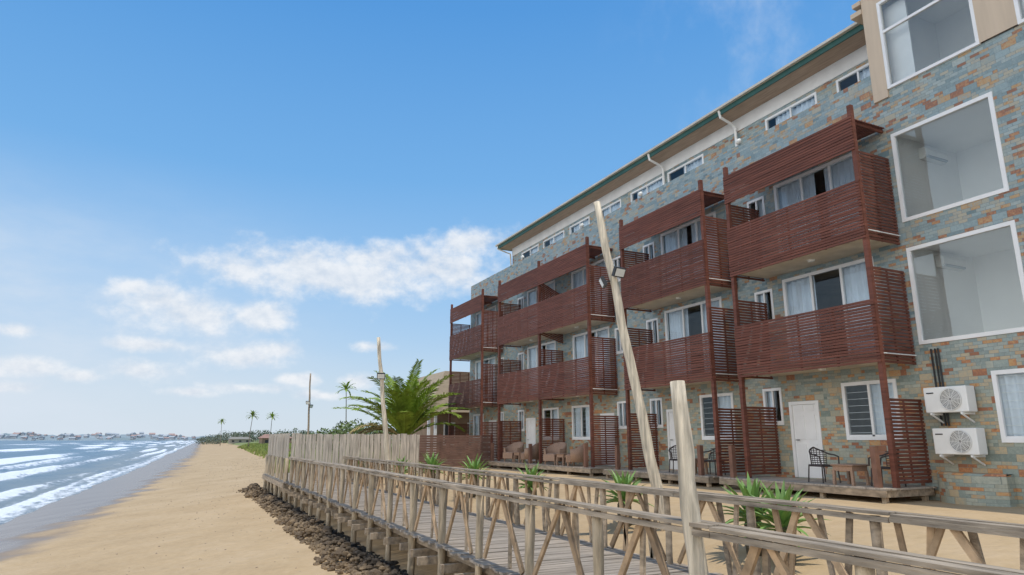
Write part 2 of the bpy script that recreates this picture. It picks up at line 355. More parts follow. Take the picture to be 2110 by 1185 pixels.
def window(X,y0,y1,z0,z1,n,kind,fw_=.07):
    mb=MB(); a,b=X-.025,X+.07
    mb.box(a,b,y0-.015,y0+fw_,z0-.015,z1+.015); mb.box(a,b,y1-fw_,y1+.015,z0-.015,z1+.015); mb.box(a,b,y0+fw_,y1-fw_,z0-.015,z0+fw_); mb.box(a,b,y0+fw_,y1-fw_,z1-fw_,z1+.015)
    for i in range(1,n):
        y=y0+(y1-y0)*i/n; mb.box(a+.02,b-.01,y-fw_*.45,y+fw_*.45,z0+fw_,z1-fw_)
    if kind!='big' and kind!='top':
        mb.box(a+.02,b-.01,y0+fw_,y1-fw_,z0+fw_,z0+fw_+.04)
    fr=mb.build('window',M['white'],hotel)
    g=MB(); g.quad((X+.03,y1-.02,z0+.02),(X+.03,y0+.02,z0+.02),(X+.03,y0+.02,z1-.02),(X+.03,y1-.02,z1-.02)); g.build('pane',M['bigglass' if kind=='big' else 'glass'],fr)
    if kind in('slider','ground','small','top'):
        L=y1-y0; r=rnd.random()
        if kind=='slider': spans=[(0,U(.40,.48)),(U(.5,.56),1)] if r<.7 else ([(0,.36),(.62,1)] if r<.85 else [(0,.33),(.66,1)])
        elif kind=='ground': spans=[(0,.56)] if r<.5 else [(0,.36),(.7,1)]
        elif kind=='small': spans=[(0,.5)] if r<.5 else [(.5,1)]
        else: spans=[(U(0,.3),U(.5,1))]
        for s0,s1 in spans:
            N=max(8,int((s1-s0)*L/.03)); rows=[]
            for z in (z0+.03,z1-.03):
                rows.append([(X+.145+.04*sin(k*.95+s0*9)+.015*sin(k*.31),y0+L*(s0+(s1-s0)*k/N),z) for k in range(N+1)])
            cb=MB(); cb.grid(rows); cb.build('curtain',M['curtain'],fr,True)
    if kind=='ground':
        gb=MB()
        k=z0+.16
        while k<z1-.1: gb.box(X+.075,X+.083,y0+.03,y1-.03,k,k+.01); k+=.17
        gb.build('security_bars',M['plastic'],fr)
    return fr
for (y0,y1,z0,z1,n,k) in wins:
    if k=='door':
        mb=MB(); mb.box(XF-.03,XF+.08,y0-.02,y0+.07,z0,z1+.02); mb.box(XF-.03,XF+.08,y1-.07,y1+.02,z0,z1+.02); mb.box(XF-.03,XF+.08,y0+.07,y1-.07,z1-.07,z1+.02)
        mb.box(XF+.01,XF+.05,y0+.075,y1-.075,z0,z1-.075)
        for (a,b) in ((.12,.44),(.5,.82),(.88,.95)):
            for (c,d) in ((.16,.46),(.54,.84)):
                W=y1-y0; H=z1-z0; mb.box(XF-.006,XF+.012,y0+W*c,y0+W*d,z0+H*a,z0+H*b)
        dr=mb.build('door',M['white'],hotel)
        mb=MB(); mb.tube([(XF+.01,y1-.15,z0+1.0),(XF-.05,y1-.15,z0+1.0),(XF-.05,y1-.27,z0+1.0)],.012,6); mb.build('handle',M['blackmetal'],dr)
    else: window(XF,y0,y1,z0,z1,n,k,.075 if k!='small' else .06)
for a,b in uw: window(XU,a,b,9.6,10.84,2,'top',.06)
# tan tower
mb=MB(); tw=[(7.54,9.75,8.782,11.25),(4.5,6.72,8.782,11.25),(1.2,3.6,8.782,11.25)]
holed(mb,XF-.06,-2,10.18,8.782,12.8,tw,.2); mb.box(XF-.06,XF-.002,9.78,10.18,8.57,8.78); mb.box(XF+.145,25,10.0,10.18,9.31,12.8); mb.box(XF-.06,25,10.0,10.18,12.8,12.9); mb.box(XF-.06,XF+.14,-2,10,12.801,12.9)
mb.box(XF-.1,XF+1.2,10.185,10.5,11.22,11.36); mb.box(XF-.1,XF+1.,10.185,10.42,11.5,11.62)
tn=mb.build('tower_wall',M['tan'],hotel)
mb=MB(); mb.box(XF+.16,24.9,-1.9,9.99,12.4,12.6); mb.build('tower_roof',M['roof'],hotel)
for a,b,c,d in tw:
    window(XF-.04,a,b,c,d,1,'big',.06); 
    mb=MB(); mb.box(XF-.05,XF+.02,a+.06,b-.06,10.35,10.42); mb.build('transom',M['white'],hotel)
# bright rooms behind the large panes
mb=MB()
for z0,z1 in ((1.98,4.69),(4.93,7.64),(7.88,12.4)):
    zt=min(z1,11.6); mb.box(XF+.17,18.3,9.9,9.99,z0,zt); mb.box(18.2,18.3,-1.8,9.9,z0,zt); mb.box(XF+.17,18.2,6.6,6.68,z0,zt); mb.box(XF+.17,18.2,6.68,9.9,zt-.05,zt-.003); mb.box(XF+.17,18.2,6.68,9.9,z0+.003,z0+.03)
mb.build('interior_wall',M['inner'],hotel)
mb=MB(); mb.box(XF+.25,XF+.3,9.2,9.85,7.95,11.2); mb.build('sliding_panel',M['white'],hotel)
for z0 in (2.02,4.97):
    mb=MB(); mb.box(18.12,18.2,7.0,8.0,z0,z0+2.0); mb.build('interior_door',M['fargrey'],hotel)
# balconies
PW=.055
def slat_side(mb,y,z0,z1,x0=XB+.03,x1=XF-.06,tilt=0,pit=.082):
    z=z0
    while z<z1-.03: mb.bar((x0,y+U(-.003,.003),z+.03+tilt*(z-z0)*.3),(x1,y,z+.03-tilt),.022,.06,(0,1,0)); z+=pit
    for x in (x0+.04,(x0+x1)/2,x1-.04): mb.box(x-.02,x+.02,y+.012,y+.042,z0,z1-(tilt*.6))
def slat_front(mb,y0,y1,z0,z1,x=XB-.075,pit=.074):
    z=z0
    while z<z1-.03:
        mb.bar((x+U(-.006,.006),y0,z+.03+U(-.004,.004)),(x+U(-.006,.006),y1,z+.03+U(-.004,.004)),.03,.058,(1,0,0)); z+=pit
    n=4
    for i in range(n+1):
        y=y0+.05+(y1-y0-.1)*i/n; mb.box(x+.017,x+.05,y-.025,y+.025,z0,z1)
for i,(y0,W,mir) in enumerate(UN):
    y1=y0+W
    for fl in (1,2):
        dz=2.95*(fl-1)
        mb=MB(); mb.box(XB-.015,XF-.003,y0+.06,y1-.06,1.80+dz,1.98+dz); bal=mb.build('balcony',M['concrete'],hotel)
        mb=MB(); slat_front(mb,y0-.05,y1+(.05 if i!=2 else -.01),1.72+dz,3.16+dz); mb.build('front_screen',M['red_wood'],bal)
        sides=[y0,y1] if i!=3 else [y1]
        for y in sides:
            mb=MB(); tl=.35 if (i==2 and y==y1 and fl==2) else 0
            slat_side(mb,y,1.72+dz,3.98+dz,tilt=tl); so=mb.build('side_screen',M['red_wood'],bal)
            if tl: so['label']='tilted broken slatted partition'
        mb=MB(); mb.tube([(14.9,(y0+y1)/2,1.80+dz),(14.9,(y0+y1)/2,1.755+dz)],[.11,.08],12); mb.build('ceiling_lamp',M['lens'],bal)
        mb=MB(); mb.tube([(XB+.05,y0-.06,1.93+dz),(XF-.1,y0-.06,1.93+dz)],.014,6); mb.build('drain_pipe',M['plastic'],bal)
    mb=MB(); slat_front(mb,y0-.05,y1+(.05 if i!=2 else -.01),6.94,7.82)
    x=XB+.02
    while x<XF-.08: mb.box(x,x+.065,y0+.0,y1-.0 if i!=2 else y1-.01,7.78,7.803); x+=.09
    for q in range(4):
        y=y0+.1+(W-.2)*q/3; mb.box(XB+.0,XF-.01,y-.03,y+.03,7.70,7.778)
    mb.build('canopy',M['red_wood'],hotel)
    for y in ([y0,y1] if i!=3 else [y1]):
        mb=MB(); mb.box(XB-PW,XB+PW,y-PW,y+PW,ZD,8.13); mb.build('post',M['red_wood'],hotel)
        mb=MB(); slat_side(mb,y,ZD+.08,.88); mb.build('ground_screen',M['red_wood'],hotel)
# plinth and conduits
mb=MB(); q=[(14.98+.12*((k-6)/6)**2*2,8.3+1.42*k/12) for k in range(13)]
mb.grid([[(x,y,-1.45) for x,y in q],[(x,y,-.74) for x,y in q],[(x+.03,y,-.70) for x,y in q],[(XF-.004,y,-.70) for x,y in q]])
mb.quad((q[0][0],8.3,-1.45),(q[0][0],8.3,-.74),(XF-.004,8.3,-.70),(XF-.004,8.3,-1.45)); mb.quad((q[-1][0],9.72,-1.45),(XF-.004,9.72,-1.45),(XF-.004,9.72,-.70),(q[-1][0],9.72,-.74)); mb.build('plinth',M['stone'],hotel)
for dy in (0,.09,.16):
    mb=MB(); mb.tube([(XF-.03,9.62-dy,2.05),(XF-.03,9.62-dy,1.2),(XF-.05,9.6-dy,.3)],.022,6); mb.build('conduit',M['blackmetal'],hotel)
for i,y in enumerate((20.2,14.9,24.6,30.6)):
    mb=MB(); mb.tube([(XF-.0,y,9.46),(XF-.08,y,9.5),(XF-.16,y,9.5)],[.06,.11,.05],10); mb.build('wall_lamp',M['lens'],hotel,True)
# outdoor AC units
def make_ac(label):
    t=thing('air_conditioner',label,'air conditioner',(0,0,0))
    mb=MB(); mb.box(-.32,0,-.47,.47,0,.56); o=mb.build('casing',M['plastic'],t)
    bv=o.modifiers.new('bevel','BEVEL'); bv.width=.02; bv.segments=2
    mb=MB(); mb.tube([(-.322,-.12,.28),(-.33,-.12,.28)],[.235,.23],24); g=mb.build('fan_opening',mat('fan_shadow',(.30,.30,.29),.6,3,.2),t)
    mb=MB()
    for r in (.04,.07,.1,.13,.16,.19,.22,.235):
        mb.tube([(-.34,-.12+r*cos(a*PI/12),.28+r*sin(a*PI/12)) for a in range(25)],.006,4)
    for a in range(12): mb.bar((-.34,-.12+.03*cos(a*PI/6),.28+.03*sin(a*PI/6)),(-.34,-.12+.235*cos(a*PI/6),.28+.235*sin(a*PI/6)),.008,.008)
    mb.build('fan_grille',M['plastic'],g)
    for y in (-.33,.33):
        mb=MB(); mb.box(-.36,.1,y-.02,y+.02,-.05,-.004); mb.bar((-.32,y,-.05),(.06,y,-.22),.03,.03); mb.build('bracket',M['plastic'],t)
    mb=MB(); mb.box(-.331,-.322,.24,.40,.42,.445); mb.build('badge_strip',M['blackmetal'],t)
    return t
ac=make_ac('upper white outdoor air conditioner bracketed to the stone wall'); ac.location=(XF-.1,9.22,.58)
dup(ac,(XF-.1,9.14,-.32),0,'lower white outdoor air conditioner bracketed to the stone wall')
def make_split(label,loc):
    t=thing('indoor_air_conditioner',label,'air conditioner',loc)
    mb=MB(); P=[]
    prof=[(0,0),(-.14,.0),(-.2,.06),(-.21,.2),(-.17,.28),(0,.29)]
    for x in (-.45,.45): P.append([(x,p[0],p[1]) for p in prof])
    mb.grid(P); mb.quad(*[(-.45,p[0],p[1]) for p in prof]); mb.quad(*[(.45,p[0],p[1]) for p in reversed(prof)]); mb.build('casing',M['plastic'],t)
    mb=MB(); mb.box(-.4,.4,-.215,-.16,.005,.055); mb.build('louvre',M['fargrey'],t)
make_split('white split air conditioner inside the upper large window room',(17.0,9.895,7.10)); make_split('white split air conditioner inside the lower large window room',(17.05,9.895,4.20))
# ------------------------------------------------------------------ decks
M['stub']=mat('stub_timber',(.20,.10,.065),.7,4,.35)
for (a,b,lb) in ((9.9,15.0,'weathered timber terrace deck before the nearest hotel room'),(15.4,20.9,'timber terrace deck before the second hotel room from the near end'),(21.7,31.9,'long double timber terrace deck before the middle hotel rooms'),(32.6,38.2,'timber terrace deck before the farthest hotel room')):
    d=thing('terrace_deck',lb,'deck',(14.6,(a+b)/2,-1.36),world=True)
    mb=MB(); x=13.75
    while x<XF-.1: mb.box(x,min(x+.135,XF-.06),a+U(-.03,.03),b+U(-.03,.03),ZD-.04,ZD+U(-.004,.002)); x+=.145
    mb.build('boards',M['deckwood'],d)
    mb=MB(); mb.box(13.72,13.76,a+.02,b-.02,ZD-.19,ZD-.045); mb.box(13.8,XF-.1,a+.04,a+.09,ZD-.19,ZD-.045); mb.box(13.8,XF-.1,b-.09,b-.04,ZD-.19,ZD-.045); mb.build('edge_beam',M['weathered'],d)
    n=int((b-a)/1.6)
    for i in range(n+1):
        y=a+.15+(b-a-.3)*i/n
        for x in (13.85,15.2): mb=MB(); mb.box(x-.05,x+.05,y-.05,y+.05,-1.5,ZD-.195); mb.build('footing',M['weathered'],d)
    for y in {9.9:(10.22,14.6),15.4:(15.9,20.2),21.7:(22.3,26.9,31.0),32.6:(33.2,37.4)}[a]:
        mb=MB(); mb.box(13.84,13.97,y-.065,y+.065,ZD,-.17+U(-.04,.04)); mb.build('stub_post',M['stub'],d)
# ------------------------------------------------------------------ furniture
def rattan_chair(label):
    t=thing('rattan_chair',label,'chair')
    mb=MB(); mb.box(-.24,.24,-.24,.24,.38,.43); o=mb.build('seat',M['rattan'],t); bv=o.modifiers.new('b','BEVEL'); bv.width=.02
    mb=MB(); arc=[(-.27*cos(a),.27*sin(a)) for a in [R(-80+16*k) for k in range(11)]]
    mb.tube([(x,y,.84-.16*abs(k-5)/5) for k,(x,y) in enumerate(arc)],.02,6)
    for k,(x,y) in enumerate(arc):
        if 0<k<10: mb.tube([(x*.92,y*.92,.42),(x,y,.83-.16*abs(k-5)/5)],.009,5)
    for q in range(7):
        z=.47+.05*q; mb.tube([(x*(.93+.01*q),y*(.93+.01*q),z) for (x,y) in arc[1:-1]],.009,5)
    mb.build('backrest',M['rattan'],t)
    for s in (-1,1):
        mb=MB(); mb.tube([(-.05,.27*s,.68),(.12,.29*s,.66),(.25,.28*s,.62),(.27,.26*s,.45)],.02,6); mb.build('arm',M['rattan'],t)
        for x in (-.22,.24): 
            mb=MB(); mb.tube([(x,.22*s,.4),(x*1.12,.25*s,0)],.018,6); mb.build('leg',M['rattan'],t)
    return t
def tub_chair(label):
    t=thing('tub_chair',label,'chair'); mb=MB()
    A=[R(-118+11.8*k) for k in range(21)]
    def hgt(a): return .56+.24*max(0,cos(a))**.8
    def p(a,r,z): return (-r*cos(a),r*sin(a)*1.02,z)
    mb.grid([[p(a,.31,.14) for a in A],[p(a,.39,.14) for a in A],[p(a,.42,.4) for a in A],[p(a,.43,hgt(a)) for a in A],[p(a,.37,hgt(a)+.01) for a in A],[p(a,.335,.4) for a in A],[p(a,.31,.14) for a in A]])
    for a,rv in ((A[0],0),(A[-1],1)):
        q=[p(a,.31,.14),p(a,.39,.14),p(a,.42,.4),p(a,.43,hgt(a)),p(a,.37,hgt(a)+.01),p(a,.335,.4)]; mb.quad(*(q[::-1] if rv else q))
    mb.build('shell',M['brownwicker'],t,True)
    mb=MB(); mb.tube([(0,0,.14),(0,0,.36),(0,0,.4)],[.33,.33,.3],20); mb.box(.05,.36,-.27,.27,.14,.37); mb.build('seat',M['brownwicker'],t)
    for x,y in ((-.24,-.22),(-.24,.22),(.28,-.22),(.28,.22)):
        mb=MB(); mb.tube([(x,y,.15),(x*1.05,y*1.05,0)],[.03,.022],6); mb.build('leg',M['brownwicker'],t)
    return t
def low_table(label,m):
    t=thing('low_table',label,'table'); mb=MB(); mb.box(-.3,.3,-.3,.3,.43,.47); o=mb.build('tabletop',m,t); bv=o.modifiers.new('b','BEVEL'); bv.width=.015
    mb=MB(); mb.box(-.26,.26,-.26,.26,.32,.428); mb.build('apron',m,t)
    for x in (-.24,.24):
        for y in (-.24,.24): mb=MB(); mb.bar((x,y,.33),(x*1.05,y*1.05,0),.06,.06); mb.build('leg',m,t)
    return t
c0=rattan_chair('dark rattan armchair beside the white door on the nearest deck'); c0.location=(14.35,12.0,ZD); c0.rotation_euler=(0,0,R(-100))
dup(c0,(14.45,10.35,ZD),R(100),'dark rattan armchair behind the near post of the nearest deck')
dup(c0,(14.3,17.4,ZD),R(-115),'dark rattan armchair beside the door on the second deck')
dup(c0,(14.4,15.95,ZD),R(105),'dark rattan armchair beside the near screen of the second deck')
t0=low_table('square brown low table between two dark rattan chairs on the nearest deck',M['brownwicker']); t0.location=(14.15,11.08,ZD)
dup(t0,(14.35,16.7,ZD),0,'square brown low table between the dark chairs of the second deck')
b0=tub_chair('brown tub chair nearest the slatted screen on the middle deck'); b0.location=(14.2,23.5,ZD); b0.rotation_euler=(0,0,R(150)); b0.scale=(1.15,)*3
for (y,r,l) in ((25.2,200,'brown tub chair second from the near end of the middle deck'),(27.5,150,'brown tub chair third from the near end of the middle deck'),(29.2,200,'brown tub chair at the far end of the middle deck'),(34.7,160,'brown tub chair on the farthest deck, nearer of the two'),(36.3,205,'brown tub chair on the farthest deck, farther of the two')):
    dup(b0,(14.2,y,ZD),R(r),l,None,1.15)
dup(t0,(14.2,24.35,ZD),0,'low brown table between the two near tub chairs'); dup(t0,(14.2,28.35,ZD),0,'low brown table between the two far tub chairs of the middle deck'); dup(t0,(14.2,35.5,ZD),0,'low brown table between the tub chairs of the farthest deck')
# ------------------------------------------------------------------ boardwalk
XN,XR=4.07,6.3; ZW=-1.69; ZT=-.69
bw=thing('boardwalk','raised weathered timber boardwalk with two railings beside the beach','boardwalk',(5.2,14,-2.4),world=True)
mb=MB(); y=-2.0
while y<29.4:
    w=U(.10,.14); mb.box(XN-.14+U(-.06,.06),XR+.12+U(-.05,.05),y,y+w,ZW-.035,ZW+U(-.01,.006)); y+=w+U(.012,.035)
mb.build('deck',M['deckwood'],bw)
for x in (XN+.12,5.2,XR-.1):
    mb=MB(); mb.box(x-.04,x+.04,-2,29.4,ZW-.2,ZW-.04); mb.build('beam',M['weathered'],bw)
mb=MB(); y=-1.6
while y<29.3: mb.box(XN-.3+U(-.1,.1),XR+.2,y-.04,y+.04,ZW-.33,ZW-.205); y+=.8
mb.build('joists',M['weathered'],bw)
yp=[4.74-1.6*k for k in range(4,0,-1)]+[4.74+1.6*k for k in range(0,16)]
def logpts(x,y,z0,z1,x1=None,y1=None,n=6,w=.012):
    return [(x+((x1 or x)-x)*k/n+U(-w,w),y+((y1 or y)-y)*k/n+U(-w,w),z0+(z1-z0)*k/n) for k in range(n+1)]
for x,ext in ((XN,-2.95),(XR,-2.4)):
    near=x==XN
    for k,y in enumerate(yp):
        tall=near and abs(y-4.74)<.01; mb=MB(); r=U(.055,.07) if near else U(.045,.055)
        if tall: mb.tube(logpts(x-.02,y-.12,ext,.515,x-.05,y+.10,16,.008),[(.096-.026*q/16)*U(.93,1.07) for q in range(17)],16)
        else: mb.tube(logpts(x+U(-.02,.02),y,ext,ZT-.045+U(-.02,0),x+U(-.03,.03),y+U(-.06,.06)),[r*U(.92,1.08) for _ in range(7)],10)
        o=mb.build('post',M['creamlog'] if tall else (M['log'] if near else M['weathered']),bw,True)
        if tall: o['label']='thick pale log post rising above the near handrail'
        if k==len(yp)-1: continue
        yn=yp[k+1]; ym=(y+yn)/2+U(-.07,.07)
        for s,yb in ((-1,y),(1,yn)):
            mb=MB(); xx=x+s*.025+U(-.01,.01); mb.bar((xx,ym+s*.06,ZT-.06),(xx,yb-s*U(.08,.24),ZW+.03),.035,U(.055,.085),(1,0,0)); mb.build('brace',M['brace'],bw)
        if near:
            mb=MB(); yv=ym+U(-.2,.2); mb.bar((x+.075,yv,ZT-.05),(x+.075,yv+U(-.12,.12),ZW),.03,.06,(1,0,0)); mb.build('baluster',M['weathered'],bw)
        else:
            for f,sl in ((.17,.16),(.40,-.10),(.62,.12),(.84,-.16)):
                mb=MB(); yv=y+1.6*f+U(-.05,.05); mb.bar((x+.055,yv,ZT-.05),(x+.055,yv+sl+U(-.05,.05),ZW),.03,U(.055,.08),(1,0,0)); mb.build('baluster',M['weathered' if f<.5 else 'brace'],bw)
    mb=MB(); y=-1.9
    while y<29.2:
        L=min(3.2,29.3-y); j=U(-.02,.02)
        mb.bar((x-.035+j,y,ZT-.022+U(-.012,.012)),(x-.035+U(-.015,.015),y+L-.01,ZT-.022+U(-.012,.012)),.115,.03,(1,0,0)); mb.bar((x+.085+j,y+.4,ZT-.02+U(-.008,.008)),(x+.085,y+.4+L-.01,ZT-.02+U(-.012,.01)),.095,.028,(1,0,0))
        mb.bar((x-.082,y,ZT-.072+U(-.012,.012)),(x-.082,y+L-.01,ZT-.072+U(-.012,.012)),.03,.05,(1,0,0))
        y+=L
    mb.build('handrail',M['rail'],bw)
# platform and plank fence at its end
pf=thing('viewing_platform','timber platform on piles behind the grey plank fence','platform',(7,33,-2.4),world=True)
mb=MB(); y=29.45
while y<37.2: mb.box(3.9,9.6,y,y+.13,ZW-.04,ZW+U(-.004,.003)); y+=.145
mb.build('deck',M['deckwood'],pf)
mb=MB(); mb.box(3.85,3.93,29.45,37.2,ZW-.25,ZW-.045); mb.box(3.94,9.6,29.5,29.58,ZW-.25,ZW-.045); mb.build('edge_beam',M['weathered'],pf)
for y in (29.7,31.2,32.7,34.2,35.7,37.0):
    for x in (4.0,6.6):
        mb=MB(); mb.tube(logpts(x,y,-3.,ZW-.05 if x>5 else -.75,n=4),[U(.075,.09) for _ in range(5)],8); mb.build('pile',M['log'],pf,True)
def plank_fence(label,p0,p1,z0,z1,wd=.15,jit=.03):
    p0=Vector((*p0,0)); p1=Vector((*p1,0)); d=(p1-p0); L=d.length; d.normalize(); n=Vector((-d.y,d.x,0))
    t=thing('plank_fence',label,'fence',((p0.x+p1.x)/2,(p0.y+p1.y)/2,z0),world=True); mb=MB(); s=0
    while s<L-.05:
        w=wd*U(.7,1.15); c=p0+d*(s+w/2)+n*U(-.015,.015); mb.bar(c+Vector((0,0,z0+U(-.03,.03))),c+d*U(-.02,.02)+Vector((0,0,z1+U(-jit,jit))),w-.014,.025,tuple(d)); s+=w
    mb.build('planks',M['fence'],t)
    for z in (z0+.35,z1-.35): mb=MB(); mb.bar(p0+n*.045+Vector((0,0,z)),p1+n*.045+Vector((0,0,z)),.05,.09,tuple(n)); mb.build('rail',M['weathered'],t)
    return t
plank_fence('grey vertical plank fence closing the far end of the boardwalk',(4.1,29.55),(9.55,29.55),-1.66,.23,.15,.03)
plank_fence('grey vertical plank fence along the seaward edge of the platform',(4.02,37.1),(4.02,29.62),-.78,.25,.15,.012)
sf=thing('slat_fence','low red brown horizontal slat fence between plank fence and hotel','fence',(11.8,31,-1.4),world=True)
mb=MB(); z=-1.35
while z<.2: mb.bar((9.65,30.9,z),(14.0,31.1,z),.02,.1,(0,1,0)); z+=.115
mb.build('slats',mat('brown_fence_slats',(.17,.095,.07),.7,3,.3),sf)
for x in (9.75,11.2,12.6,13.9): mb=MB(); mb.box(x-.05,x+.05,31.06,31.16,-1.6,.25); mb.build('post',M['red_wood'],sf)
# ------------------------------------------------------------------ rubble and litter
def blob(mb,c,r,n=6,m_=4,sq=.7):
    i0=len(mb.v); sd=U(0,99)
    for a in range(m_+1):
        th=PI*a/m_
        for b in range(n):
            ph=2*PI*b/n; d=Vector((sin(th)*cos(ph),sin(th)*sin(ph),cos(th)))
            k=r*(1+.7*noise.noise(d*1.5+Vector((sd,0,0)))); mb.v.append((c[0]+d.x*k,c[1]+d.y*k,c[2]+d.z*k*sq))
    for a in range(m_):
        for b in range(n): q=i0+a*n+b; w=i0+a*n+(b+1)%n; mb.f.append((q,q+n,w+n,w))
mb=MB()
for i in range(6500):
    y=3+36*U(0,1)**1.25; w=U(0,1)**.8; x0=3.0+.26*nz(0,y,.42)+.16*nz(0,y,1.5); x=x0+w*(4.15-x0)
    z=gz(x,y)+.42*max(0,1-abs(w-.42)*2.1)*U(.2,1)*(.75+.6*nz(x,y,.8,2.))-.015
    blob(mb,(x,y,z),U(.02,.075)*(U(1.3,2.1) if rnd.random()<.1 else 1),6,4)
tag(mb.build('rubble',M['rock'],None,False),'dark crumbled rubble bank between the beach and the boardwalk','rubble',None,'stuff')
mb=MB()
for i in range(900):
    y=U(6,110); e=edge(y); x=e-abs(rnd.gauss(0,.33))*(e-shore(y))*.8-.1
    if x<shore(y)+3.5: continue
    blob(mb,(x,y,gz(x,y)),U(.008,.02)*(1+y/50),5,3)
tag(mb.build('beach_litter',M['litter'],None,False),'scattered stones and litter along the upper beach','litter',None,'stuff')
# grass on the bank
mb=MB()
for i in range(11000):
    y=46+U(0,1)**2*190; x=edge(y)+U(0,15); z=gz(x,y); h=U(.2,.6); a=U(0,PI); w=.05+.0012*y; dx,dy=w*cos(a),w*sin(a)
    mb.quad((x-dx,y-dy,z),(x+dx,y+dy,z),(x+dx*.2+U(-.15,.15),y+U(-.1,.1),z+h))
tag(mb.build('grass',M['grass'],None),'light green grass on the bank beyond the platform','grass',None,'stuff')
# ------------------------------------------------------------------ poles with floodlights
def lamp_pole(label,base,top,r0,r1,lamps,m='creamlog',sz=.9):
    t=thing('light_pole',label,'pole',base,world=True); b=Vector(base); tp=Vector(top); N=18; mb=MB()
    mb.tube([b.lerp(tp,k/N)+Vector((.014*sin(k*1.1),.014*cos(k*1.7),0)) for k in range(N+1)],[(r0+(r1-r0)*k/N)*U(.93,1.07) for k in range(N+1)],12)
    mb.build('pole',M[m],t,True)
    for f,sx,sy in lamps:
        c=b.lerp(tp,f); d=Vector((sx,sy,-.5)).normalized(); o=c+Vector((sx,sy,0)).normalized()*(r0+.1)
        mb=MB(); sd=Vector((-sy,sx,0)).normalized(); mb.bar(o-d*.035,o+d*.035,.3*sz,.22*sz,tuple(sd)); h=mb.build('floodlight',M['blackmetal'],t)
        mb=MB(); mb.bar(o+d*.037,o+d*.042,.25*sz,.17*sz,tuple(sd)); mb.build('lens',M['lens'],h)
        mb=MB(); mb.bar(c+Vector((0,0,.02)),o-d*.03,.05,.02); mb.build('bracket',M['blackmetal'],h)
lamp_pole('tall leaning pale log pole with floodlights standing before the hotel',(8.2,10.4,-1.75),(7.2,10.9,4.76),.105,.075,[(.765,.15,-1),(.74,-1,.5)])
lamp_pole('slender pale log pole with floodlight standing before the plank fence',(7.65,27.1,-1.8),(6.9,27.0,4.12),.12,.07,[(.73,-.3,-1)],'creamlog',1.1)
lamp_pole('thin dark pole with paired floodlights beyond the platform fence',(9.7,60,-1.8),(9.5,60,5.6),.1,.06,[(.66,-.8,-1),(.62,.8,-1)],'weathered',1.3)
# ------------------------------------------------------------------ plants
def agave(label,loc,s):
    t=thing('agave',label,'plant',loc); t.scale=(s,)*3
    mb=MB()
    for k in range(44):
        a=k*2.4+U(-.2,.2); pit=R(84-80*(k/44)+U(-6,6)); L=U(.5,.68); w=.05
        d=Vector((cos(a),sin(a),0)); sd=Vector((-sin(a),cos(a),0)); p=Vector((0,0,.60-.12*k/44))+d*.05; e=pit
        rows=[]
        for q in range(6):
            ww=w*(.8,1.1,1.,.8,.5,.04)[q]; nn=Vector((-d.x*sin(e),-d.y*sin(e),cos(e)))
            rows.append([p-sd*ww+nn*ww*.45,p,p+sd*ww+nn*ww*.45]); p=p+(d*cos(e)+Vector((0,0,sin(e))))*L/5; e-=.06+.12*(k/44)
        mb.grid(rows)
    mb.build('leaves',M['agave'],t,False)
    mb=MB(); mb.tube([(0,0,-.1),(0,0,.2),(0,0,.45),(0,0,.62)],[.12,.15,.14,.06],12); mb.build('stem',M['agavestem'],t,True)
    return t
ag=[((1548,1020),7.9,1.0,'large green agave, left one of the near pair behind the railing'),((1608,1022),7.7,.97,'large green agave, right one of the near pair behind the railing'),((1285,1000),8.0,.97,'green agave beside the foot of the leaning log pole, on its left'),((1095,980),8.1,.94,'green agave in front of the middle deck, left of the leaning pole'),((977,966),8.0,1.05,'bright agave third along behind the far railing'),((890,956),8.0,1.05,'bright agave by the right end of the plank fence'),((828,950),7.6,.95,'small agave in front of the plank fence'),((741,944),7.0,.95,'small agave near the left end of the far railing')]
for (px,py),X,s,l in ag:
    d=ray(px,py); p=d*(X/d.x); agave(l,(p.x,p.y,gz(p.x,p.y)-.03),s)
def frond(mb,base,az,e0,L,nl,wid,curl,lw=.045,tw=.35):
    p=Vector(base); d0=Vector((cos(az),sin(az),0)); sd=Vector((-sin(az),cos(az),0)); N=nl; e=e0; step=L/N; pts=[]
    for k in range(N+1):
        pts.append((p.copy(),e)); dd=d0*cos(e)+Vector((0,0,sin(e))); p=p+dd*step; e-=curl/N*(.2+1.6*k/N)
    mb.tube([q[0] for q in pts[::max(1,N//8)]],[.035*(1-.8*i/9) for i in range(len(pts[::max(1,N//8)]))],5)
    for k in range(2,N+1):
        q,e=pts[k]; t=k/N; dd=d0*cos(e)+Vector((0,0,sin(e))); nn=d0*(-sin(e))+Vector((0,0,cos(e)))
        l=wid*(min(1,t*3.2)*(1-.62*t**2.2))*U(.85,1.1)
        for s in (-1,1):
            dr=(sd*s*.7+dd*.8+nn*U(.0,tw)).normalized(); tip=q+dr*l+Vector((0,0,-.2*l)); md=q+dr*l*.5; w=dd*lw
            mb.quad(q-w*.6,q+w*.6,md+w,md-w); mb.quad(md-w,md+w,tip)
